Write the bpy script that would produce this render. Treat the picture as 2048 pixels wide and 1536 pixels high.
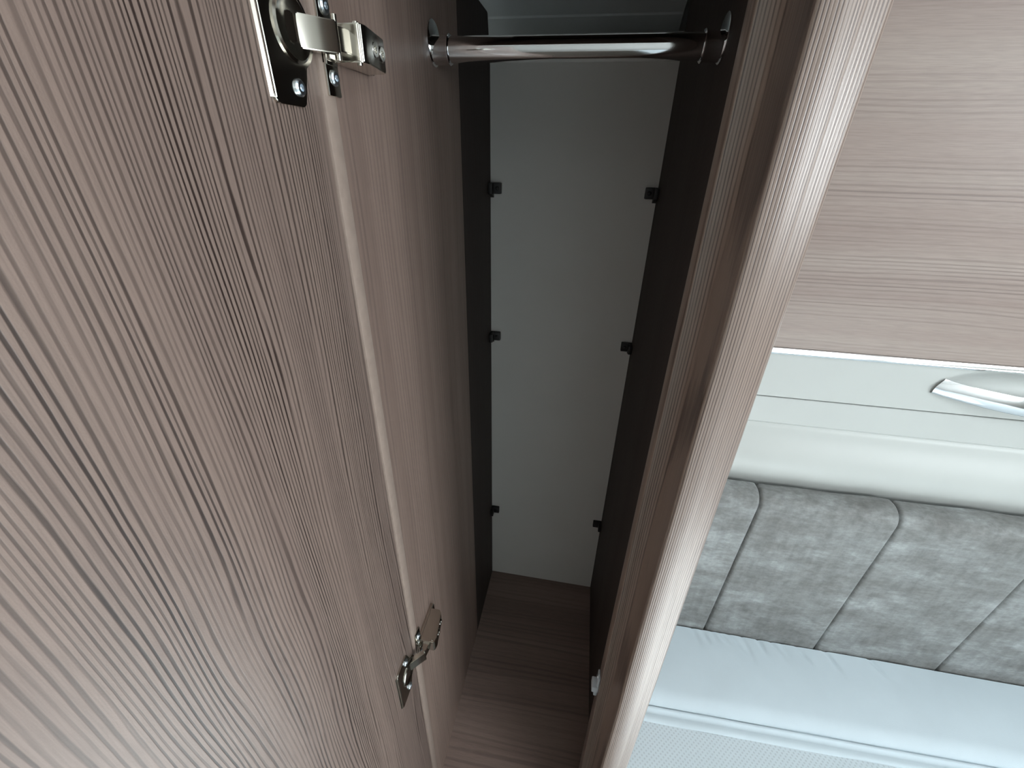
import bpy, bmesh, math, random
from mathutils import Matrix, Vector, noise
random.seed(7)
for o in list(bpy.data.objects):
    bpy.data.objects.remove(o, do_unlink=True)
scene = bpy.context.scene
COL = scene.collection

# ---------------------------------------------------------------- camera
# world: X right along the wardrobe front, Y into the wardrobe, Z up; camera at the origin, metres
cam_d = bpy.data.cameras.new('camera')
cam = bpy.data.objects.new('camera', cam_d)
COL.objects.link(cam)
right = Vector((0.98475620, 0.17283112, 0.01961187))
down = Vector((0.09993431, -0.46988212, -0.87705412))
fwd = Vector((-0.14236698, 0.86564438, -0.47999109))
cam.matrix_world = Matrix(((right.x, -down.x, -fwd.x, 0), (right.y, -down.y, -fwd.y, 0),
                           (right.z, -down.z, -fwd.z, 0), (0, 0, 0, 1)))
cam_d.sensor_width = 36.0
cam_d.lens = 36.0 * 833.9 / 2048.0
cam_d.clip_start = 0.005
scene.camera = cam

# ---------------------------------------------------------------- light and exposure
scene.view_settings.view_transform = 'Standard'
scene.view_settings.look = 'None'
scene.view_settings.gamma = 1.0
scene.view_settings.use_curve_mapping = False
scene.view_settings.exposure = 0.45
world = bpy.data.worlds.new('world')
scene.world = world
world.use_nodes = True
world.node_tree.nodes['Background'].inputs[0].default_value = (0.80, 0.92, 1.0, 1)
world.node_tree.nodes['Background'].inputs[1].default_value = 1.0


def area(name, loc, rot, sx, sy, power, col):
    d = bpy.data.lights.new(name, 'AREA')
    d.shape = 'RECTANGLE'
    d.size, d.size_y, d.energy, d.color = sx, sy, power, col
    o = bpy.data.objects.new(name, d)
    o.location = loc
    o.rotation_euler = rot
    COL.objects.link(o)
    return o


# daylight entering through the end window, the window across the aisle and the rooflight
area('daylight_end_window', (1.99, -0.88, 0.06), (0, math.radians(90), 0), 0.66, 1.06, 22, (0.90, 0.97, 1.0))
area('daylight_aisle_window', (1.55, -1.56, 0.12), (math.radians(90), 0, 0), 0.54, 0.62, 5, (0.94, 0.98, 1.0))
area('daylight_rooflight', (0.90, -0.35, 0.72), (0, 0, 0), 0.62, 0.62, 6, (0.86, 0.95, 1.0))
# sun falling through the rooflight on to the bed
sd = bpy.data.lights.new('sun', 'SUN')
sd.energy = 13.0
sd.angle = math.radians(8)
sd.color = (1.0, 0.97, 0.92)
sun = bpy.data.objects.new('sun', sd)
sun.rotation_euler = Vector((-0.22, 0.19, -1.0)).to_track_quat('-Z', 'Y').to_euler()
sun.location = (1.2, -0.5, 2.0)
COL.objects.link(sun)


# ---------------------------------------------------------------- helpers
def new_obj(name, bm, mat, parent=None, smooth=False):
    bmesh.ops.recalc_face_normals(bm, faces=bm.faces[:])
    me = bpy.data.meshes.new(name)
    bm.to_mesh(me)
    bm.free()
    if smooth:
        for p in me.polygons:
            p.use_smooth = True
    if mat:
        me.materials.append(mat)
    o = bpy.data.objects.new(name, me)
    COL.objects.link(o)
    if parent:
        o.parent = parent
    return o


def auto_smooth(o, deg=35):
    me = o.data
    for p in me.polygons:
        p.use_smooth = True
    bm = bmesh.new()
    bm.from_mesh(me)
    lim = math.radians(deg)
    for e in bm.edges:
        e.smooth = not (len(e.link_faces) == 2 and e.calc_face_angle(0) > lim)
    bm.to_mesh(me)
    bm.free()
    return o


def add_box(bm, x0, x1, y0, y1, z0, z1, bevel=0.0, seg=2):
    vs = [bm.verts.new((x, y, z)) for x in (x0, x1) for y in (y0, y1) for z in (z0, z1)]
    fs = []
    for idx in ((0, 1, 3, 2), (4, 6, 7, 5), (0, 4, 5, 1), (2, 3, 7, 6), (0, 2, 6, 4), (1, 5, 7, 3)):
        fs.append(bm.faces.new([vs[i] for i in idx]))
    if bevel > 0:
        es = list({e for f in fs for e in f.edges})
        bmesh.ops.bevel(bm, geom=es, offset=bevel, segments=seg, affect='EDGES', profile=0.5)


def box(name, mat, parent, x0, x1, y0, y1, z0, z1, bevel=0.0, seg=2):
    bm = bmesh.new()
    add_box(bm, x0, x1, y0, y1, z0, z1, bevel, seg)
    o = new_obj(name, bm, mat, parent)
    return auto_smooth(o) if bevel else o


def add_prism(bm, pts, axis, a, b, closed=True):
    """pts: 2-D outline; axis 'x': (y,z), 'y': (x,z), 'z': (x,y); extruded from a to b"""
    def co(p, t):
        return {'x': (t, p[0], p[1]), 'y': (p[0], t, p[1]), 'z': (p[0], p[1], t)}[axis]
    A = [bm.verts.new(co(p, a)) for p in pts]
    B = [bm.verts.new(co(p, b)) for p in pts]
    n = len(pts)
    for i in range(n if closed else n - 1):
        j = (i + 1) % n
        bm.faces.new((A[i], A[j], B[j], B[i]))
    if closed:
        bm.faces.new(A)
        bm.faces.new(B[::-1])


def prism(name, mat, parent, pts, axis, a, b, smooth=35):
    bm = bmesh.new()
    add_prism(bm, pts, axis, a, b)
    o = new_obj(name, bm, mat, parent)
    return auto_smooth(o, smooth)


def add_lathe(bm, prof, seg, mat4):
    """prof: (radius, height) list revolved about local Z, placed with mat4"""
    rings = []
    for r, h in prof:
        if r < 1e-6:
            rings.append([bm.verts.new(mat4 @ Vector((0, 0, h)))])
        else:
            rings.append([bm.verts.new(mat4 @ Vector((r * math.cos(2 * math.pi * k / seg), r * math.sin(2 * math.pi * k / seg), h))) for k in range(seg)])
    for R0, R1 in zip(rings, rings[1:]):
        for k in range(seg):
            j = (k + 1) % seg
            if len(R0) == 1:
                bm.faces.new((R0[0], R1[k], R1[j]))
            elif len(R1) == 1:
                bm.faces.new((R0[k], R0[j], R1[0]))
            else:
                bm.faces.new((R0[k], R0[j], R1[j], R1[k]))


def empty(name, loc):
    o = bpy.data.objects.new(name, None)
    o.location = loc
    o.empty_display_size = 0.05
    COL.objects.link(o)
    return o


def adopt(o, parent):
    o.parent = parent
    o.matrix_parent_inverse = Matrix.Translation(-parent.location)


def tag(o, label, cat, group=None):
    o['label'] = label
    o['category'] = cat
    if group:
        o['group'] = group


def struct(o):
    o['kind'] = 'structure'
    return o


# ---------------------------------------------------------------- materials
def mat_base(name):
    m = bpy.data.materials.new(name)
    m.use_nodes = True
    nt = m.node_tree
    return m, nt, nt.nodes['Principled BSDF']


def node(nt, kind, **kw):
    n = nt.nodes.new(kind)
    for k, v in kw.items():
        if k in n.inputs.keys():
            n.inputs[k].default_value = v
        else:
            setattr(n, k, v)
    return n


def ramp(nt, src, stops):
    r = nt.nodes.new('ShaderNodeValToRGB')
    e = r.color_ramp.elements
    while len(e) > 1:
        e.remove(e[-1])
    e[0].position, e[0].color = stops[0][0], (*stops[0][1], 1)
    for p, c in stops[1:]:
        x = e.new(p)
        x.color = (*c, 1)
    nt.links.new(src, r.inputs[0])
    return r.outputs[0]


def g(v):
    return (v, v, v)


def mix(nt, fac, a, b, mode='MIX'):
    n = nt.nodes.new('ShaderNodeMix')
    n.data_type = 'RGBA'
    n.blend_type = mode
    for sock, val in ((n.inputs[0], fac), (n.inputs[6], a), (n.inputs[7], b)):
        if hasattr(val, 'is_output'):
            nt.links.new(val, sock)
        elif isinstance(val, (int, float)):
            sock.default_value = val
        else:
            sock.default_value = (*val, 1)
    return n.outputs[2]


def stretched(nt, along, s_al, offset=(0, 0, 0)):
    tc = nt.nodes.new('ShaderNodeTexCoord')
    mp = nt.nodes.new('ShaderNodeMapping')
    sc = [1, 1, 1]
    sc['XYZ'.index(along)] = s_al
    mp.inputs['Scale'].default_value = sc
    mp.inputs['Location'].default_value = offset
    nt.links.new(tc.outputs['Object'], mp.inputs[0])
    return tc, mp


def wood(name, along='Z', across='Y', pitch=0.0026, light=(0.36, 0.262, 0.222), tone=(0.285, 0.205, 0.177), dark=(0.105, 0.072, 0.064),
         amount=0.75, rough=0.42, seed=0.0, warp=0.010, mid=0.0030, lo=0.10, hi=0.52, bump=0.25, spec=0.5, broad=26, dlo=0.36, dhi=0.6, dmin=0.3):
    """laminate with long thin dark grain lines running along one axis"""
    m, nt, b = mat_base(name)
    L = nt.links
    tc, mp = stretched(nt, along, 1.0, (seed, seed * 1.7, seed * 0.6))

    def vscale(src, st, k=1.0):
        q = nt.nodes.new('ShaderNodeVectorMath')
        q.operation = 'MULTIPLY'
        v = [k, k, k]
        v['XYZ'.index(along)] = st
        q.inputs[1].default_value = v
        L.new(src, q.inputs[0])
        return q.outputs[0]

    def offset(src, scale, st, amp, detail=1.5):
        """push the coordinate sideways by a noise"""
        n = node(nt, 'ShaderNodeTexNoise', Scale=scale, Detail=detail)
        L.new(vscale(mp.outputs[0], st), n.inputs['Vector'])
        sub = nt.nodes.new('ShaderNodeVectorMath')
        sub.operation = 'SUBTRACT'
        L.new(n.outputs['Color'], sub.inputs[0])
        sub.inputs[1].default_value = (0.5, 0.5, 0.5)
        sc = vscale(sub.outputs[0], 0, amp * 2)
        add = nt.nodes.new('ShaderNodeVectorMath')
        add.operation = 'ADD'
        L.new(src, add.inputs[0])
        L.new(sc, add.inputs[1])
        return add.outputs[0]
    c1 = offset(mp.outputs[0], 8.0, 0.40, warp)          # slow wander of the grain
    c2 = offset(c1, 42.0, 0.035, mid)                    # uneven spacing
    c3 = offset(c2, 260.0, 0.12, 0.00035, 2.0)           # slightly ragged lines

    def grain(scale, st, detail, rgh=0.5):
        n = node(nt, 'ShaderNodeTexNoise', Scale=scale, Detail=detail, Roughness=rgh)
        L.new(vscale(c1, st), n.inputs['Vector'])
        return n.outputs['Fac']
    wv = nt.nodes.new('ShaderNodeTexWave')
    wv.wave_type = 'BANDS'
    wv.bands_direction = across
    wv.inputs['Scale'].default_value = 2 * math.pi / (20 * pitch)
    wv.inputs['Distortion'].default_value = 0.0
    L.new(c3, wv.inputs['Vector'])
    line_v = ramp(nt, wv.outputs['Fac'], [(lo, g(1)), (hi, g(0))])
    dens_v = ramp(nt, grain(broad * 1.3, 0.02, 2.0), [(dlo, g(dmin)), (dhi, g(1))])
    each_v = ramp(nt, grain(1.0 / pitch * 0.9, 0.006, 1.0), [(0.35, g(0.5)), (0.56, g(1))])
    lf = mix(nt, 1.0, mix(nt, 1.0, line_v, dens_v, 'MULTIPLY'), each_v, 'MULTIPLY')
    tone_v = ramp(nt, grain(broad, 0.015, 3.0, 0.6), [(0.35, g(0)), (0.65, g(1))])
    base = mix(nt, tone_v, light, tone)
    por_v = ramp(nt, grain(1100, 0.03, 2.0), [(0.35, g(0.90)), (0.6, g(1.03))])
    base = mix(nt, 1.0, base, por_v, 'MULTIPLY')
    k = mix(nt, 1.0, lf, g(amount), 'MULTIPLY')
    L.new(mix(nt, k, base, dark), b.inputs['Base Color'])
    b.inputs['Roughness'].default_value = rough
    b.inputs['Specular IOR Level'].default_value = spec
    if bump:
        bp = node(nt, 'ShaderNodeBump', Strength=bump, Distance=0.0005)
        inv = ramp(nt, lf, [(0, g(1)), (1, g(0))])
        fine = node(nt, 'ShaderNodeTexNoise', Scale=1400.0, Detail=1.0)
        L.new(mp.outputs[0], fine.inputs['Vector'])
        L.new(mix(nt, 0.25, inv, fine.outputs['Fac']), bp.inputs['Height'])
        L.new(bp.outputs[0], b.inputs['Normal'])
    return m


def plain(name, col, rough=0.5, metal=0.0, spec=0.5, mottle=0.0, mscale=40.0, bump=0.0, bscale=600.0):
    m, nt, b = mat_base(name)
    b.inputs['Base Color'].default_value = (*col, 1)
    b.inputs['Roughness'].default_value = rough
    b.inputs['Metallic'].default_value = metal
    b.inputs['Specular IOR Level'].default_value = spec
    tc = nt.nodes.new('ShaderNodeTexCoord')
    n = node(nt, 'ShaderNodeTexNoise', Scale=mscale, Detail=3.0)
    nt.links.new(tc.outputs['Object'], n.inputs['Vector'])
    v = ramp(nt, n.outputs['Fac'], [(0.3, g(1 - mottle)), (0.7, g(1.0))])
    nt.links.new(mix(nt, 1.0, col, v, 'MULTIPLY'), b.inputs['Base Color'])
    if bump:
        n2 = node(nt, 'ShaderNodeTexNoise', Scale=bscale, Detail=2.0)
        nt.links.new(tc.outputs['Object'], n2.inputs['Vector'])
        bp = node(nt, 'ShaderNodeBump', Strength=bump, Distance=0.001)
        nt.links.new(n2.outputs['Fac'], bp.inputs['Height'])
        nt.links.new(bp.outputs[0], b.inputs['Normal'])
    return m


def velvet(name):
    m, nt, b = mat_base(name)
    L = nt.links
    tc, mp = stretched(nt, 'X', 0.45)
    n1 = node(nt, 'ShaderNodeTexNoise', Scale=26.0, Detail=6.0, Roughness=0.62)
    L.new(mp.outputs[0], n1.inputs['Vector'])
    n2 = node(nt, 'ShaderNodeTexNoise', Scale=150.0, Detail=4.0, Roughness=0.7)
    L.new(mp.outputs[0], n2.inputs['Vector'])
    tc2, mp2 = stretched(nt, 'Z', 0.25)
    n3 = node(nt, 'ShaderNodeTexNoise', Scale=90.0, Detail=3.0, Roughness=0.6)
    L.new(mp2.outputs[0], n3.inputs['Vector'])
    a = ramp(nt, n1.outputs['Fac'], [(0.34, (0.165, 0.164, 0.157)), (0.50, (0.215, 0.219, 0.214)), (0.68, (0.33, 0.345, 0.345))])
    c = ramp(nt, n2.outputs['Fac'], [(0.34, g(0.84)), (0.50, g(1.0)), (0.66, g(1.14))])
    d = ramp(nt, n3.outputs['Fac'], [(0.34, g(0.88)), (0.64, g(1.10))])
    col = mix(nt, 1.0, mix(nt, 1.0, a, c, 'MULTIPLY'), d, 'MULTIPLY')
    L.new(col, b.inputs['Base Color'])
    b.inputs['Roughness'].default_value = 0.62
    b.inputs['Sheen Weight'].default_value = 0.35
    b.inputs['Sheen Roughness'].default_value = 0.4
    bp = node(nt, 'ShaderNodeBump', Strength=0.35, Distance=0.002)
    L.new(n2.outputs['Fac'], bp.inputs['Height'])
    L.new(bp.outputs[0], b.inputs['Normal'])
    return m


def dotted(name):
    m, nt, b = mat_base(name)
    L = nt.links
    tc = nt.nodes.new('ShaderNodeTexCoord')
    mp = nt.nodes.new('ShaderNodeMapping')
    mp.inputs['Rotation'].default_value = (0, 0, math.radians(45))
    mp.inputs['Scale'].default_value = (165, 165, 1)
    L.new(tc.outputs['Object'], mp.inputs[0])
    v = node(nt, 'ShaderNodeTexVoronoi', Scale=1.0, Randomness=0.0)
    v.voronoi_dimensions = '2D'
    L.new(mp.outputs[0], v.inputs['Vector'])
    dots = ramp(nt, v.outputs['Distance'], [(0.18, g(0.84)), (0.34, g(1))])
    L.new(mix(nt, 1.0, (0.74, 0.83, 0.88), dots, 'MULTIPLY'), b.inputs['Base Color'])
    b.inputs['Roughness'].default_value = 0.8
    bp = node(nt, 'ShaderNodeBump', Strength=0.6, Distance=0.002)
    L.new(dots, bp.inputs['Height'])
    L.new(bp.outputs[0], b.inputs['Normal'])
    return m


M_door = wood('door_laminate', 'Z', 'Y', 0.0030, seed=0.31, amount=1.0, dmin=0.4, mid=0.010, lo=0.14, hi=0.50, spec=0.8, rough=0.38, light=(0.290, 0.210, 0.176), tone=(0.240, 0.172, 0.146), dark=(0.040, 0.025, 0.021))
M_side = wood('side_laminate', 'Z', 'Y', 0.006, seed=2.3, amount=0.45, dmin=0.1, mid=0.008, light=(0.285, 0.205, 0.170), tone=(0.205, 0.144, 0.120), spec=0.3)
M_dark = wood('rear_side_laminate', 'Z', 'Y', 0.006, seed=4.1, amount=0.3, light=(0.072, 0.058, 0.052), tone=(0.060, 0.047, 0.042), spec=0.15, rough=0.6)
M_post = wood('post_foil', 'Z', 'X', 0.0018, seed=5.7, amount=0.95, warp=0.003, mid=0.0012, lo=0.08, hi=0.50, rough=0.30, spec=0.8, bump=0.35, dmin=0.75,
              light=(0.37, 0.285, 0.235), tone=(0.31, 0.230, 0.190))
M_floorw = wood('base_laminate', 'X', 'Y', 0.012, seed=1.9, amount=0.4, mid=0.012, dmin=0.1, spec=0.25, light=(0.30, 0.22, 0.186), tone=(0.235, 0.168, 0.142))
M_locker = wood('locker_laminate', 'X', 'Z', 0.0062, seed=8.2, amount=0.6, warp=0.006, mid=0.006, dmin=0.05, dlo=0.42, dhi=0.62,
                light=(0.40, 0.325, 0.288), tone=(0.34, 0.262, 0.232), dark=(0.17, 0.125, 0.112), broad=22)
M_strip = plain('edge_banding', (0.37, 0.285, 0.24), 0.4, mottle=0.12, mscale=120)
M_white = plain('back_board_white', (0.78, 0.755, 0.72), 0.6, mottle=0.04, mscale=6)
M_cove = plain('roof_lining_grey', (0.50, 0.53, 0.54), 0.5, mottle=0.03, mscale=8)
M_black = plain('black_plastic', (0.016, 0.014, 0.014), 0.45)
M_nickel = plain('nickel_plate', (0.62, 0.59, 0.53), 0.16, 1.0, mottle=0.05, mscale=90)
M_screw = plain('zinc_screw', (0.70, 0.76, 0.82), 0.28, 1.0)
M_chrome = plain('chrome', (0.86, 0.87, 0.88), 0.07, 1.0)
M_greyp = plain('grey_plastic', (0.62, 0.66, 0.70), 0.45)
M_cream = plain('cream_gloss', (0.54, 0.555, 0.535), 0.38, mottle=0.03, mscale=10)
M_lining = plain('wall_lining', (0.66, 0.66, 0.63), 0.6, mottle=0.04, mscale=12)
M_ceil = plain('ceiling_lining', (0.78, 0.78, 0.76), 0.7, mottle=0.03, mscale=12)
M_carpet = plain('floor_vinyl', (0.20, 0.165, 0.14), 0.6, mottle=0.25, mscale=30)
M_unit = plain('unit_front_brown', (0.22, 0.165, 0.14), 0.5, mottle=0.2, mscale=20)
M_frame = plain('window_frame_grey', (0.55, 0.56, 0.56), 0.4)
M_velvet = velvet('crushed_velvet_grey')
M_sheet = plain('white_sheet', (0.70, 0.80, 0.86), 0.75, mottle=0.04, mscale=14, bump=0.12, bscale=900)
M_tick = dotted('dotted_ticking')
M_seam = plain('seam_shadow_cloth', (0.06, 0.058, 0.055), 0.8)

# ---------------------------------------------------------------- room shell
RX0, RX1, RY0, RY1, RZ0, RZ1 = -1.20, 1.92, -1.48, 0.82, -1.42, 0.62
struct(box('floor', M_carpet, None, RX0 - .05, RX1 + .05, RY0 - .05, RY1 + .05, RZ0 - 0.04, RZ0))


def holed(name, mat, axis, pos0, pos1, u0, u1, v0, v1, hole):
    """a wall slab with one rectangular opening; u, v are the two in-plane axes"""
    a0, a1, b0, b1 = hole
    bm = bmesh.new()
    for (p, q_, r, s) in ((u0, a0, v0, v1), (a1, u1, v0, v1), (a0, a1, v0, b0), (a0, a1, b1, v1)):
        if axis == 'x':
            add_box(bm, pos0, pos1, p, q_, r, s)
        elif axis == 'y':
            add_box(bm, p, q_, pos0, pos1, r, s)
        else:
            add_box(bm, p, q_, r, s, pos0, pos1)
    return struct(new_obj(name, bm, mat))


def win_frame(name, axis, c0, c1, hole, w=0.03):
    a0, a1, b0, b1 = hole
    bm = bmesh.new()
    for (p, q_, r, s) in ((a0, a0 + w, b0, b1), (a1 - w, a1, b0, b1), (a0 + w, a1 - w, b0, b0 + w), (a0 + w, a1 - w, b1 - w, b1)):
        if axis == 'x':
            add_box(bm, c0, c1, p, q_, r, s)
        elif axis == 'y':
            add_box(bm, p, q_, c0, c1, r, s)
        else:
            add_box(bm, p, q_, r, s, c0, c1)
    return struct(new_obj(name, bm, M_frame))


H1 = (-1.41, -0.35, -0.27, 0.39)
H2 = (1.28, 1.82, -0.19, 0.43)
H3 = (0.59, 1.21, -0.66, -0.04)
holed('wall_right', M_lining, 'x', RX1, RX1 + 0.03, RY0, RY1, RZ0, RZ1, H1)
holed('wall_front', M_ceil, 'y', RY0 - 0.03, RY0, RX0, RX1, RZ0, RZ1, H2)
holed('ceiling', M_ceil, 'z', RZ1, RZ1 + 0.03, RX0, RX1, RY0, RY1, H3)
win_frame('window_1', 'x', RX1 - 0.01, RX1 + 0.03, H1)
win_frame('window_2', 'y', RY0 - 0.03, RY0 + 0.01, H2)
win_frame('window_3', 'z', RZ1 - 0.01, RZ1 + 0.03, H3)
struct(box('wall_left', M_lining, None, RX0 - 0.03, RX0, RY0, RY1, RZ0, RZ1))
struct(box('wall_back', M_lining, None, RX0, RX1, RY1, RY1 + 0.03, RZ0, RZ1))
# roof cove seen above the back board: bends from the wall forward to the ceiling
cp = [(0.815, 0.10), (0.800, 0.150), (0.792, 0.160), (0.778, 0.1715), (0.772, 0.1745), (0.771, 0.1770), (0.768, 0.1785),
      (0.745, 0.187), (0.715, 0.205), (0.69, 0.24), (0.675, 0.30), (0.815, 0.30)]
struct(prism('trim_1', M_cove, None, cp, 'x', -0.34, 0.099, 30))

# ---------------------------------------------------------------- wardrobe
XL, XR, YF, YB, ZF = -0.165, 0.1008, 0.280, 0.741, -1.0
ward = empty('wardrobe', (-0.03, 0.5, RZ0))
tag(ward, 'tall narrow brown wood-effect wardrobe standing open, empty inside', 'wardrobe')


def W(o):
    adopt(o, ward)
    return o


W(box('side_panel', M_side, None, XL - 0.016, XL, 0.293, 0.5745, RZ0, 0.55))
rp = W(prism('rear_side_panel', M_dark, None, [(0.5755, RZ0), (0.741, RZ0), (0.741, 0.118), (0.7325, 0.150), (0.727, 0.1705), (0.723, 0.1718), (0.60, 0.1718), (0.5755, 0.1718)], 'x', XL - 0.016, XL))
rp['label'] = 'dark rear section of the left side'
W(box('edge_strip', M_strip, None, XL - 0.018, XL + 0.0006, 0.2795, 0.2930, -1.06, 0.55, 0.0012))
W(box('side_panel', M_dark, None, XR, XR + 0.017, 0.322, 0.741, RZ0, 0.55))
bp_ = W(box('back_panel', M_white, None, XL - 0.016, XR + 0.017, 0.7412, 0.745, RZ0, 0.148))
bp_['label'] = 'white back board'
W(box('base_panel', M_floorw, None, XL, XR, 0.282, 0.741, ZF - 0.016, ZF))
W(box('plinth', M_side, None, XL, XR, 0.300, 0.316, RZ0, ZF - 0.016))
W(box('top_panel', M_dark, None, XL, XR, 0.300, 0.66, 0.535, 0.55))
W(box('header_panel', M_side, None, XL, 0.0885, 0.284, 0.300, 0.165, 0.55))
# front post: stop lip, rebate, rounded front
pp = [(0.1008, 0.3235), (0.0755, 0.3235), (0.0748, 0.3228), (0.0748, 0.3062), (0.0756, 0.3052)]
for k in range(10):                                   # concave rebate corner
    a = math.radians(90 - k * 10)
    pp.append((0.0770 + 0.0102 * math.cos(a), 0.2948 + 0.0102 * math.sin(a)))
for k in range(6):                                    # small front arris
    a = math.radians(180 + k * 15)
    pp.append((0.0908 + 0.0036 * math.cos(a), 0.2605 + 0.0036 * math.sin(a)))
cx_, cy_, r_ = 0.0960, 0.2850, 0.0282
for k in range(9):                                    # slightly crowned face, turned a little outwards
    a = math.radians(-98 + k * 5.0)
    pp.append((cx_ + r_ * math.cos(a), cy_ + r_ * math.sin(a)))
for k in range(1, 11):                                # rounded outer corner
    a = math.radians(-58 + k * 5.8)
    pp.append((0.1124 + 0.0106 * math.cos(a), 0.2704 + 0.0106 * math.sin(a)))
pp += [(0.1230, 0.330), (0.1185, 0.330), (0.1185, 0.3235)]
post = W(prism('post', M_post, None, pp, 'z', RZ0, 0.55, 40))
post['label'] = 'rounded front post with a stepped rebate'
# outer side of the wardrobe beside the bed
W(box('outer_side_panel', M_post, None, 0.1185, 0.1230, 0.330, 0.815, RZ0, 0.55))

# black corner blocks that hold the back board
def corner_block(z, side, h=0.0165):
    bm = bmesh.new()
    x0 = XL if side < 0 else XR
    s = 1 if side < 0 else -1
    add_box(bm, *sorted((x0 + s * 0.0002, x0 + s * 0.0190)), 0.7330, 0.7411, z - h / 2, z + h / 2, 0.0012, 2)
    add_box(bm, *sorted((x0 + s * 0.0002, x0 + s * 0.0070)), 0.7200, 0.7390, z - h / 2, z + h / 2, 0.0012, 2)
    # gusset under the block
    add_prism(bm, [(0.7240, z - h / 2 + 0.001), (0.7400, z - h / 2 + 0.001), (0.7400, z - h / 2 - 0.006)], 'x',
              *sorted((x0 + s * 0.0002, x0 + s * 0.0060)))
    o = auto_smooth(new_obj('corner_block', bm, M_black))
    W(o)
    bm = bmesh.new()
    add_lathe(bm, [(0.0032, 0), (0.0032, 0.0012), (0.0022, 0.0018), (0, 0.0018)], 12,
              Matrix.Translation((x0 + s * 0.0130, 0.7331, z)) @ Matrix.Rotation(math.radians(90), 4, 'X'))
    c = new_obj('screw', bm, M_black, smooth=True)
    c.parent = o
    return o


for zc in (0.136, -0.047, -0.306, -0.764):
    corner_block(zc, -1)
    corner_block(zc, 1)

# hanging rail
RY, RZ, RR = 0.487, 0.0880, 0.0104
bm = bmesh.new()
add_lathe(bm, [(RR, XL + 0.0035), (RR, XR - 0.0035)], 48, Matrix.Translation((0, RY, RZ)) @ Matrix.Rotation(math.radians(90), 4, 'Y'))
rail = W(new_obj('hanging_rail', bm, M_chrome, smooth=True))
for x0, s in ((XL, 1), (XR, -1)):
    bm = bmesh.new()
    mt = Matrix.Translation((x0, RY, RZ + 0.005)) @ Matrix.Rotation(math.radians(90 * s), 4, 'Y')
    add_lathe(bm, [(0, 0.0002), (0.0182, 0.0002), (0.0182, 0.0018), (0.0174, 0.0024), (0, 0.0026)], 40, mt)
    mt2 = Matrix.Translation((x0, RY, RZ)) @ Matrix.Rotation(math.radians(90 * s), 4, 'Y')
    add_lathe(bm, [(0.0118, 0.0020), (0.0118, 0.0150), (0.0124, 0.0160), (0.0124, 0.0175), (0.0118, 0.0182), (RR + 0.0001, 0.0184)], 40, mt2)
    b_ = auto_smooth(new_obj('rail_bracket', bm, M_chrome), 40)
    b_.parent = rail
    b_.matrix_parent_inverse = rail.matrix_world.inverted()

# the open door, square to the front
door = W(box('door', M_door, None, XL - 0.020, XL, 0.018, 0.2775, -1.03, 0.163, 0.0010))
de = box('edge_band', M_strip, None, XL - 0.0190, XL - 0.001, 0.2774, 0.2782, -1.029, 0.162)
de.parent = door


# concealed hinges
def screw_mesh(r=0.0036, h=0.0016):
    bm = bmesh.new()
    add_lathe(bm, [(r, 0), (r, h * 0.5), (r * 0.80, h), (r * 0.42, h), (r * 0.34, h * 0.25), (0, h * 0.25)], 20, Matrix.Identity(4))
    return bm


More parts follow.
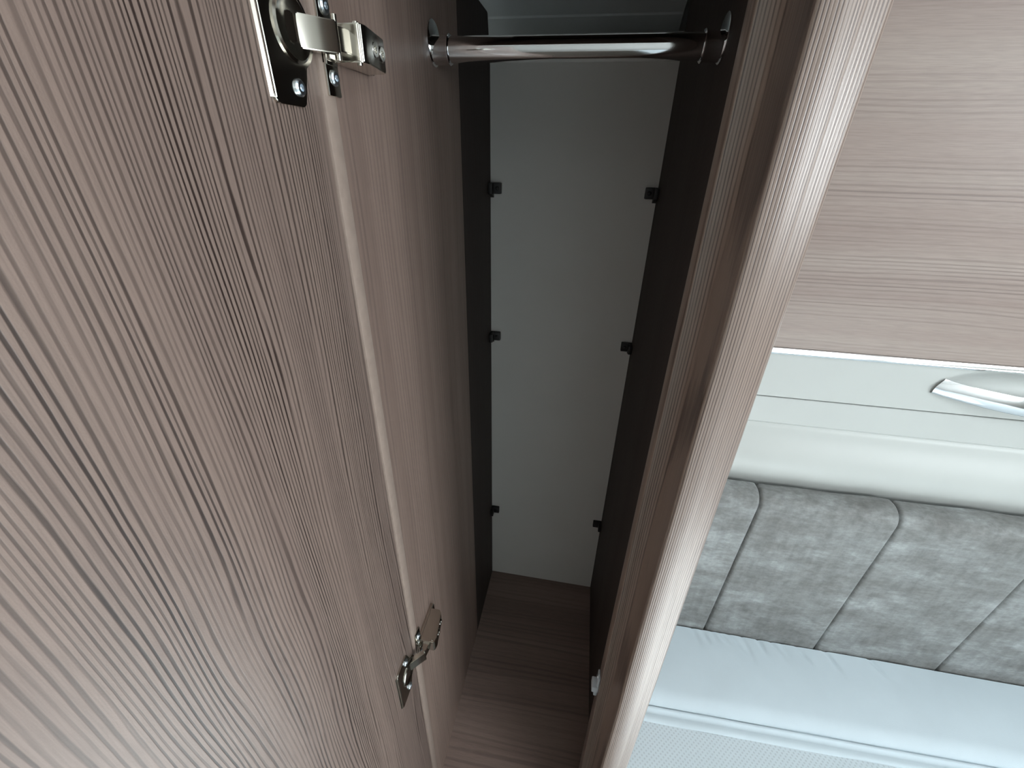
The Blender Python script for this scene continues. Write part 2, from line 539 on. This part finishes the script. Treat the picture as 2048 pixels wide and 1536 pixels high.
def hinge(zc):
    # arm: flat topped channel with stepped tail (outline in X-Y extruded in Z)
    bm = bmesh.new()
    add_prism(bm, [(-0.1610, 0.2900), (-0.1430, 0.2900), (-0.1418, 0.2912), (-0.1408, 0.2970), (-0.1455, 0.3300), (-0.1490, 0.3345), (-0.1610, 0.3345)], 'z', zc - 0.0092, zc + 0.0092)
    add_prism(bm, [(-0.1655, 0.2592), (-0.1649, 0.2586), (-0.1495, 0.2762), (-0.1492, 0.2778), (-0.1525, 0.2815), (-0.1655, 0.2670)], 'z', zc - 0.0076, zc + 0.0076)
    add_prism(bm, [(-0.1530, 0.2760), (-0.1500, 0.2785), (-0.1480, 0.2915), (-0.1570, 0.2915)], 'z', zc - 0.0058, zc + 0.0058)
    bmesh.ops.bevel(bm, geom=bm.edges[:], offset=0.0006, segments=2, affect='EDGES')
    for x_, y in ((-0.1510, 0.2790), (-0.1460, 0.2940)):                     # pivot pins
        add_lathe(bm, [(0, -0.0104), (0.0016, -0.0104), (0.0016, 0.0104), (0, 0.0104)], 12, Matrix.Translation((x_, y, zc)))
    arm = auto_smooth(new_obj('hinge', bm, M_nickel))
    W(arm)
    arm['label'] = 'nickel-plated concealed hinge'

    def sub(name, bmx, mat, deg=35):
        o = auto_smooth(new_obj(name, bmx, mat), deg)
        adopt_sub(o, arm)
        return o

    def adopt_sub(o, p):
        o.parent = p
        o.matrix_parent_inverse = Matrix.Translation(-ward.location) @ Matrix.Identity(4)
        o.matrix_parent_inverse = Matrix.Identity(4)
    # link between cup and arm
    bm = bmesh.new()
    add_prism(bm, [(-0.1660, 0.2485), (-0.1640, 0.2480), (-0.1612, 0.2560), (-0.1632, 0.2625), (-0.1660, 0.2640)], 'z', zc - 0.0066, zc + 0.0066)
    bmesh.ops.bevel(bm, geom=bm.edges[:], offset=0.0006, segments=2, affect='EDGES')
    sub('link', bm, M_nickel)
    # cup plate with two ears and a dished cup
    bm = bmesh.new()
    out = []
    y0, y1, ze, zm = 0.2310, 0.2585, 0.0350, 0.0205
    yr = 0.2725

    def arc(cy, cz, r, a0, a1, n=5):
        for i in range(n + 1):
            a = math.radians(a0 + (a1 - a0) * i / n)
            out.append((cy + r * math.cos(a), cz + r * math.sin(a)))
    arc(y0 + .004, zc - ze + .004, .004, 180, 270)
    arc(y1 - .004, zc - ze + .004, .004, 270, 360)
    arc(0.2570, zc, 0.0172, -68, 68, 14)
    arc(y1 - .004, zc + ze - .004, .004, 0, 90)
    arc(y0 + .004, zc + ze - .004, .004, 90, 180)
    A = [bm.verts.new((XL + 0.0001, p[0], p[1])) for p in out]
    B = [bm.verts.new((XL + 0.0020, p[0], p[1])) for p in out]
    n = len(out)
    for i in range(n):
        j = (i + 1) % n
        bm.faces.new((A[i], A[j], B[j], B[i]))
    bm.faces.new(A)
    bm.faces.new(B)
    es = [e for e in bm.edges if all(abs(v.co.x - (XL + 0.0020)) < 1e-6 for v in e.verts)]
    bmesh.ops.bevel(bm, geom=es, offset=0.0003, segments=1, affect='EDGES')
    # turned-up rim along the outer edge
    add_prism(bm, [(XL + 0.0001, 0.2298), (XL + 0.0024, 0.2320), (XL + 0.0024, 0.2326), (XL + 0.0001, 0.2326)], 'z', zc - 0.0325, zc + 0.0325)
    sub('cup_plate', bm, M_nickel, 18)
    bm = bmesh.new()
    add_lathe(bm, [(0.0152, 0.0), (0.0152, 0.0010), (0.0138, 0.0018), (0.0120, 0.0010), (0.0060, 0.0004), (0, 0.0003)], 32,
              Matrix.Translation((XL + 0.0018, 0.2560, zc)) @ Matrix.Rotation(math.radians(90), 4, 'Y'))
    sub('cup', bm, M_nickel, 50)
    # mounting plate on the side panel
    bm = bmesh.new()
    add_box(bm, XL + 0.0001, XL + 0.0055, 0.2845, 0.3420, zc - 0.0088, zc + 0.0088, 0.0008)
    add_box(bm, XL + 0.0001, XL + 0.0024, 0.2835, 0.2975, zc - 0.0265, zc + 0.0265, 0.0008)
    add_box(bm, XL + 0.0001, XL + 0.0035, 0.2835, 0.2960, zc - 0.0110, zc + 0.0110, 0.0008)
    sub('mounting_plate', bm, M_nickel)
    spots = [(XL + 0.0020, 0.2530, zc - 0.0262), (XL + 0.0020, 0.2530, zc + 0.0262),
             (XL + 0.0024, 0.2905, zc - 0.0170), (XL + 0.0024, 0.2905, zc + 0.0170),
             (-0.1436, 0.3090, zc), (-0.1456, 0.3230, zc)]
    for i, p in enumerate(spots):
        bmx = screw_mesh(0.0042 if i < 4 else 0.0048, 0.0018)
        bmesh.ops.transform(bmx, matrix=Matrix.Translation(p) @ Matrix.Rotation(math.radians(90), 4, 'Y'), verts=bmx.verts[:])
        sub('screw', bmx, M_screw if i < 4 else M_nickel, 40)


hinge(0.0565)
hinge(-0.560)

# catch on the stop lip
bm = bmesh.new()
zc = -0.622
add_box(bm, 0.0660, 0.0748, 0.3080, 0.3225, zc - 0.006, zc + 0.006, 0.0012)
add_box(bm, 0.0700, 0.0748, 0.3110, 0.3200, zc - 0.020, zc - 0.005, 0.0012)
add_box(bm, 0.0722, 0.0748, 0.3090, 0.3220, zc + 0.005, zc + 0.026, 0.0010)
ct = W(auto_smooth(new_obj('catch', bm, M_greyp)))
ct['label'] = 'small grey door catch'
bmx = screw_mesh(0.003, 0.0014)
bmesh.ops.transform(bmx, matrix=Matrix.Translation((0.0722, 0.3155, zc + 0.019)) @ Matrix.Rotation(math.radians(-90), 4, 'Y'), verts=bmx.verts[:])
s_ = new_obj('screw', bmx, M_screw, smooth=True)
s_.parent = ct

# ---------------------------------------------------------------- locker over the bed head
YL = 0.700
LX0, LX1 = 0.1240, 1.60
lock = empty('locker', (0.86, 0.75, -0.55))
tag(lock, 'wall locker beside the wardrobe with wood-effect upper door and cream lower band', 'cabinet')


def K(o):
    adopt(o, lock)
    return o


ZT = -0.2665
d1 = K(box('door', M_locker, None, LX0, LX1, YL - 0.004, YL + 0.014, ZT, 0.55, 0.001))
d1['label'] = 'wood-effect locker door with grain running across'
tp = [(YL + 0.010, ZT - 0.0002), (YL - 0.0045, ZT - 0.0002), (YL - 0.0062, ZT - 0.0012), (YL - 0.0068, ZT - 0.0030), (YL - 0.0050, ZT - 0.0042),
      (YL - 0.0062, ZT - 0.0055), (YL - 0.0072, ZT - 0.0085), (YL - 0.0060, ZT - 0.0115), (YL - 0.0030, ZT - 0.0130), (YL + 0.010, ZT - 0.0130)]
K(prism('trim_strip', M_chrome, None, tp, 'x', LX0, LX1, 30))
# cream band with a scooped finger recess behind the handle
HX0, HX1, HZ = 0.575, 0.905, -0.317
ZG = -0.3595
bm = bmesh.new()
nx, nz = 220, 26
rows = []
for j in range(nz + 1):
    z = ZT - 0.0132 + (ZG - (ZT - 0.0132)) * j / nz
    row = []
    for i in range(nx + 1):
        x = LX0 + (LX1 - LX0) * i / nx
        u = (x - 0.5 * (HX0 + HX1)) / (0.5 * (HX1 - HX0) - 0.010)
        w_ = (z - (HZ + 0.012)) / 0.034
        r2 = u * u + w_ * w_
        dent = 0.019 * (1 - r2) if r2 < 1 else 0.0
        row.append(bm.verts.new((x, YL + dent, z)))
    rows.append(row)
for j in range(nz):
    for i in range(nx):
        bm.faces.new((rows[j][i], rows[j][i + 1], rows[j + 1][i + 1], rows[j + 1][i]))
back = [bm.verts.new((x, YL + 0.02, z)) for x, z in ((LX0, ZT - 0.0132), (LX1, ZT - 0.0132), (LX1, ZG), (LX0, ZG))]
bm.faces.new(back)
bm.faces.new([back[0], back[1]] + rows[0][::-1])
bm.faces.new([back[3], back[2]] + rows[-1][::-1])
band = K(new_obj('lower_band', bm, M_cream))
auto_smooth(band, 50)
# bowed chrome pull handle: a flat-faced strip arching out from the band
bm = bmesh.new()
N = 40
ring = []
for i in range(N + 1):
    t = i / N
    x = HX0 + (HX1 - HX0) * t
    bow = math.sin(math.pi * t)
    yy = YL - 0.003 - 0.028 * bow ** 0.9
    top = HZ + 0.0180 - 0.011 * bow
    bot = HZ - 0.0080 - 0.016 * bow
    cut = 0.010 * max(0, 1 - t * 9) - 0.010 * max(0, 1 - (1 - t) * 9)
    ring.append([bm.verts.new((x + cut, yy + 0.003, top)), bm.verts.new((x + cut, yy + 0.0006, top + 0.0004)), bm.verts.new((x + cut * .6, yy - 0.0010, top - 0.004)),
                 bm.verts.new((x, yy - 0.0025, 0.5 * (top + bot))), bm.verts.new((x, yy - 0.0010, bot + 0.002)),
                 bm.verts.new((x, yy + 0.0010, bot)), bm.verts.new((x, yy + 0.004, bot + 0.001))])
for a, b in zip(ring, ring[1:]):
    for k in range(7):
        j = (k + 1) % 7
        bm.faces.new((a[k], a[j], b[j], b[k]))
bm.faces.new(ring[0])
bm.faces.new(ring[-1])
hd = auto_smooth(new_obj('handle', bm, M_chrome), 50)
hd.parent = band
hd['label'] = 'bowed chrome pull handle'
# fixed rail below the door gap and the rolled moulding under it
rp_ = [(YL + 0.02, ZG - 0.0022), (YL + 0.0010, ZG - 0.0022), (YL, ZG - 0.0032), (YL, -0.4120), (YL + 0.0020, -0.4150), (YL + 0.02, -0.4150)]
K(prism('lower_rail', M_cream, None, rp_, 'x', LX0, LX1, 30))
mp_ = [(YL + 0.03, -0.4148), (YL + 0.0030, -0.4152), (YL + 0.0005, -0.4185), (YL - 0.0010, -0.424)]
for k in range(1, 15):
    t = k / 14
    mp_.append((YL - 0.001 - 0.018 * math.sin(t * math.pi * 0.82) ** 1.6, -0.424 - 0.116 * t))
mp_ += [(YL - 0.004, -0.548), (YL + 0.001, -0.60), (YL + 0.03, -0.60)]
K(prism('moulding', M_cream, None, mp_, 'x', LX0, LX1, 25))
K(box('carcass', M_lining, None, LX0, LX1, YL + 0.031, 0.815, -0.60, 0.55))

# ---------------------------------------------------------------- headboard
hb = empty('headboard', (0.84, 0.66, -1.30))
tag(hb, 'grey crushed-velvet padded headboard with vertical seams above the white mattress', 'headboard')
SEAMS = [0.146, 0.3655, 0.598, 0.838, 1.075, 1.312, 1.549]
YH, ZTOP, ZBOT = 0.640, -0.538, -1.30
bm = bmesh.new()
add_box(bm, SEAMS[0] - 0.012, SEAMS[-1] - 0.012, YH + 0.028, YH + 0.042, ZBOT, ZTOP - 0.012)
o = new_obj('backing_board', bm, M_seam)
adopt(o, hb)
for si in range(len(SEAMS) - 1):
    xa, xb = SEAMS[si], SEAMS[si + 1]
    bm = bmesh.new()
    # profile over the top: front face, quarter roll, flat top going back
    prof = []
    R = 0.030
    for k in range(26):
        prof.append((YH, ZBOT + (ZTOP - R - ZBOT) * k / 25, -1.0, 0.0))
    for k in range(1, 10):
        a = math.pi / 2 * k / 9
        prof.append((YH + R - R * math.cos(a), ZTOP - R + R * math.sin(a), -math.cos(a), math.sin(a)))
    prof.append((YH + 0.042, ZTOP - 0.001, 0, 1.0))
    nxs = 40
    grid = []
    for (py, pz, ny, nz_) in prof:
        row = []
        for i in range(nxs + 1):
            t = 0.5 - 0.5 * math.cos(math.pi * i / nxs)
            d = min(t, 1 - t) * (xb - xa)
            pit = 0.0075 * math.exp(-(d / 0.0020) ** 1.1)
            lump = 0.0022 * noise.noise(Vector((t * 4 + si * 7.1, pz * 9, 3.3)))
            off = -pit + lump * min(1, d / 0.02)
            lean = 0.010 * (pz - ZTOP) / 0.42          # seams drift a touch to the left further down
            row.append(bm.verts.new((xa + (xb - xa) * t + lean, py + ny * off, pz + nz_ * off)))
        grid.append(row)
    for a, b in zip(grid, grid[1:]):
        for i in range(nxs):
            bm.faces.new((a[i], a[i + 1], b[i + 1], b[i]))
    o = new_obj('padded_panel', bm, M_velvet, smooth=True)
    adopt(o, hb)

# ---------------------------------------------------------------- bed
ZM = -0.943
base = box('bed_base', M_lining, None, 0.150, 1.52, -1.15, 0.62, RZ0, -1.105, 0.01)
tag(base, 'plain bed base under the white mattress', 'bed')
mat_e = empty('mattress', (0.83, -0.25, -1.105))
tag(mat_e, 'white mattress with smooth head border and dotted fabric top, against the headboard', 'mattress')
MX0, MX1 = 0.1345, 1.54


def crease(x, y):
    h = 0.0
    for (cx, cy, ang, ln, dp) in CREASES:
        dx, dy = x - cx, y - cy
        u = dx * math.cos(ang) + dy * math.sin(ang)
        v = -dx * math.sin(ang) + dy * math.cos(ang)
        if -ln < u < ln:
            h += dp * math.exp(-(v / 0.0035) ** 2) * (1 - abs(u) / ln)
    return h


CREASES = []
for cx in (0.330, 0.352, 0.372, 0.395, 0.418, 0.437, 0.470, 0.500, 0.520, 0.555, 0.61, 0.70):
    CREASES.append((cx, 0.628 - random.uniform(0, .012), math.radians(random.uniform(-82, -50)), random.uniform(.02, .055), -random.uniform(.002, .0055)))
bm = bmesh.new()
nxg, nyg = 300, 44
rows = []
YE = 0.466
for j in range(nyg + 1):
    t = j / nyg
    y = 0.6365 + (YE - 0.6365) * t
    row = []
    for i in range(nxg + 1):
        x = MX0 + (MX1 - MX0) * i / nxg
        ye = y + 0.018 * (x - 0.2) * t * 1.2 if x < 1.0 else y + 0.018 * 0.8 * t * 1.2
        d = (y - YE)
        z = ZM + 0.004 * math.sin(math.pi * t) + crease(x, ye)
        z += 0.0025 * noise.noise(Vector((x * 7, y * 12, 0.4)))
        if d < 0.030:
            z -= 0.012 * (1 - d / 0.030) ** 2.2
        row.append(bm.verts.new((x, ye, z)))
    rows.append(row)
for a, b in zip(rows, rows[1:]):
    for i in range(nxg):
        bm.faces.new((a[i], a[i + 1], b[i + 1], b[i]))
o = new_obj('head_border', bm, M_sheet, smooth=True)
adopt(o, mat_e)


def yedge(x):
    return YE + 0.018 * (min(x, 1.0) - 0.2) * 1.2


# piping and the flat band beside it
bm = bmesh.new()
pr = []
ns = 120
for i in range(ns + 1):
    x = MX0 + (MX1 - MX0) * i / ns
    y0 = yedge(x)
    wv = 0.0012 * noise.noise(Vector((x * 14, 2.2, 0)))
    pr.append([bm.verts.new((x, y0 - dy, ZM - 0.012 + dz + wv)) for dy, dz in
               ((0.000, -0.004), (0.001, 0.001), (0.004, 0.0035), (0.007, 0.002), (0.009, -0.002), (0.014, -0.0015), (0.020, 0.0005), (0.026, -0.0018), (0.028, -0.004))])
for a, b in zip(pr, pr[1:]):
    for k in range(8):
        bm.faces.new((a[k], b[k], b[k + 1], a[k + 1]))
o = new_obj('piping', bm, M_sheet, smooth=True)
adopt(o, mat_e)
# dotted top panel and body
bm = bmesh.new()
rows = []
YN = -1.17
for j in range(61):
    t = j / 60
    row = []
    for i in range(121):
        x = MX0 + (MX1 - MX0) * i / 120
        y = (yedge(x) - 0.0275) + (YN - (yedge(x) - 0.0275)) * t
        z = ZM - 0.015 + 0.006 * math.sin(min(1, t * 12) * math.pi / 2) + 0.002 * noise.noise(Vector((x * 6, y * 6, 1.4)))
        row.append(bm.verts.new((x, y, z)))
    rows.append(row)
for a, b in zip(rows, rows[1:]):
    for i in range(120):
        bm.faces.new((a[i], a[i + 1], b[i + 1], b[i]))
o = new_obj('top_panel', bm, M_tick, smooth=True)
adopt(o, mat_e)
o = box('body', M_sheet, None, MX0 + 0.001, MX1, YN, 0.6365, -1.104, ZM - 0.021, 0.004)
adopt(o, mat_e)
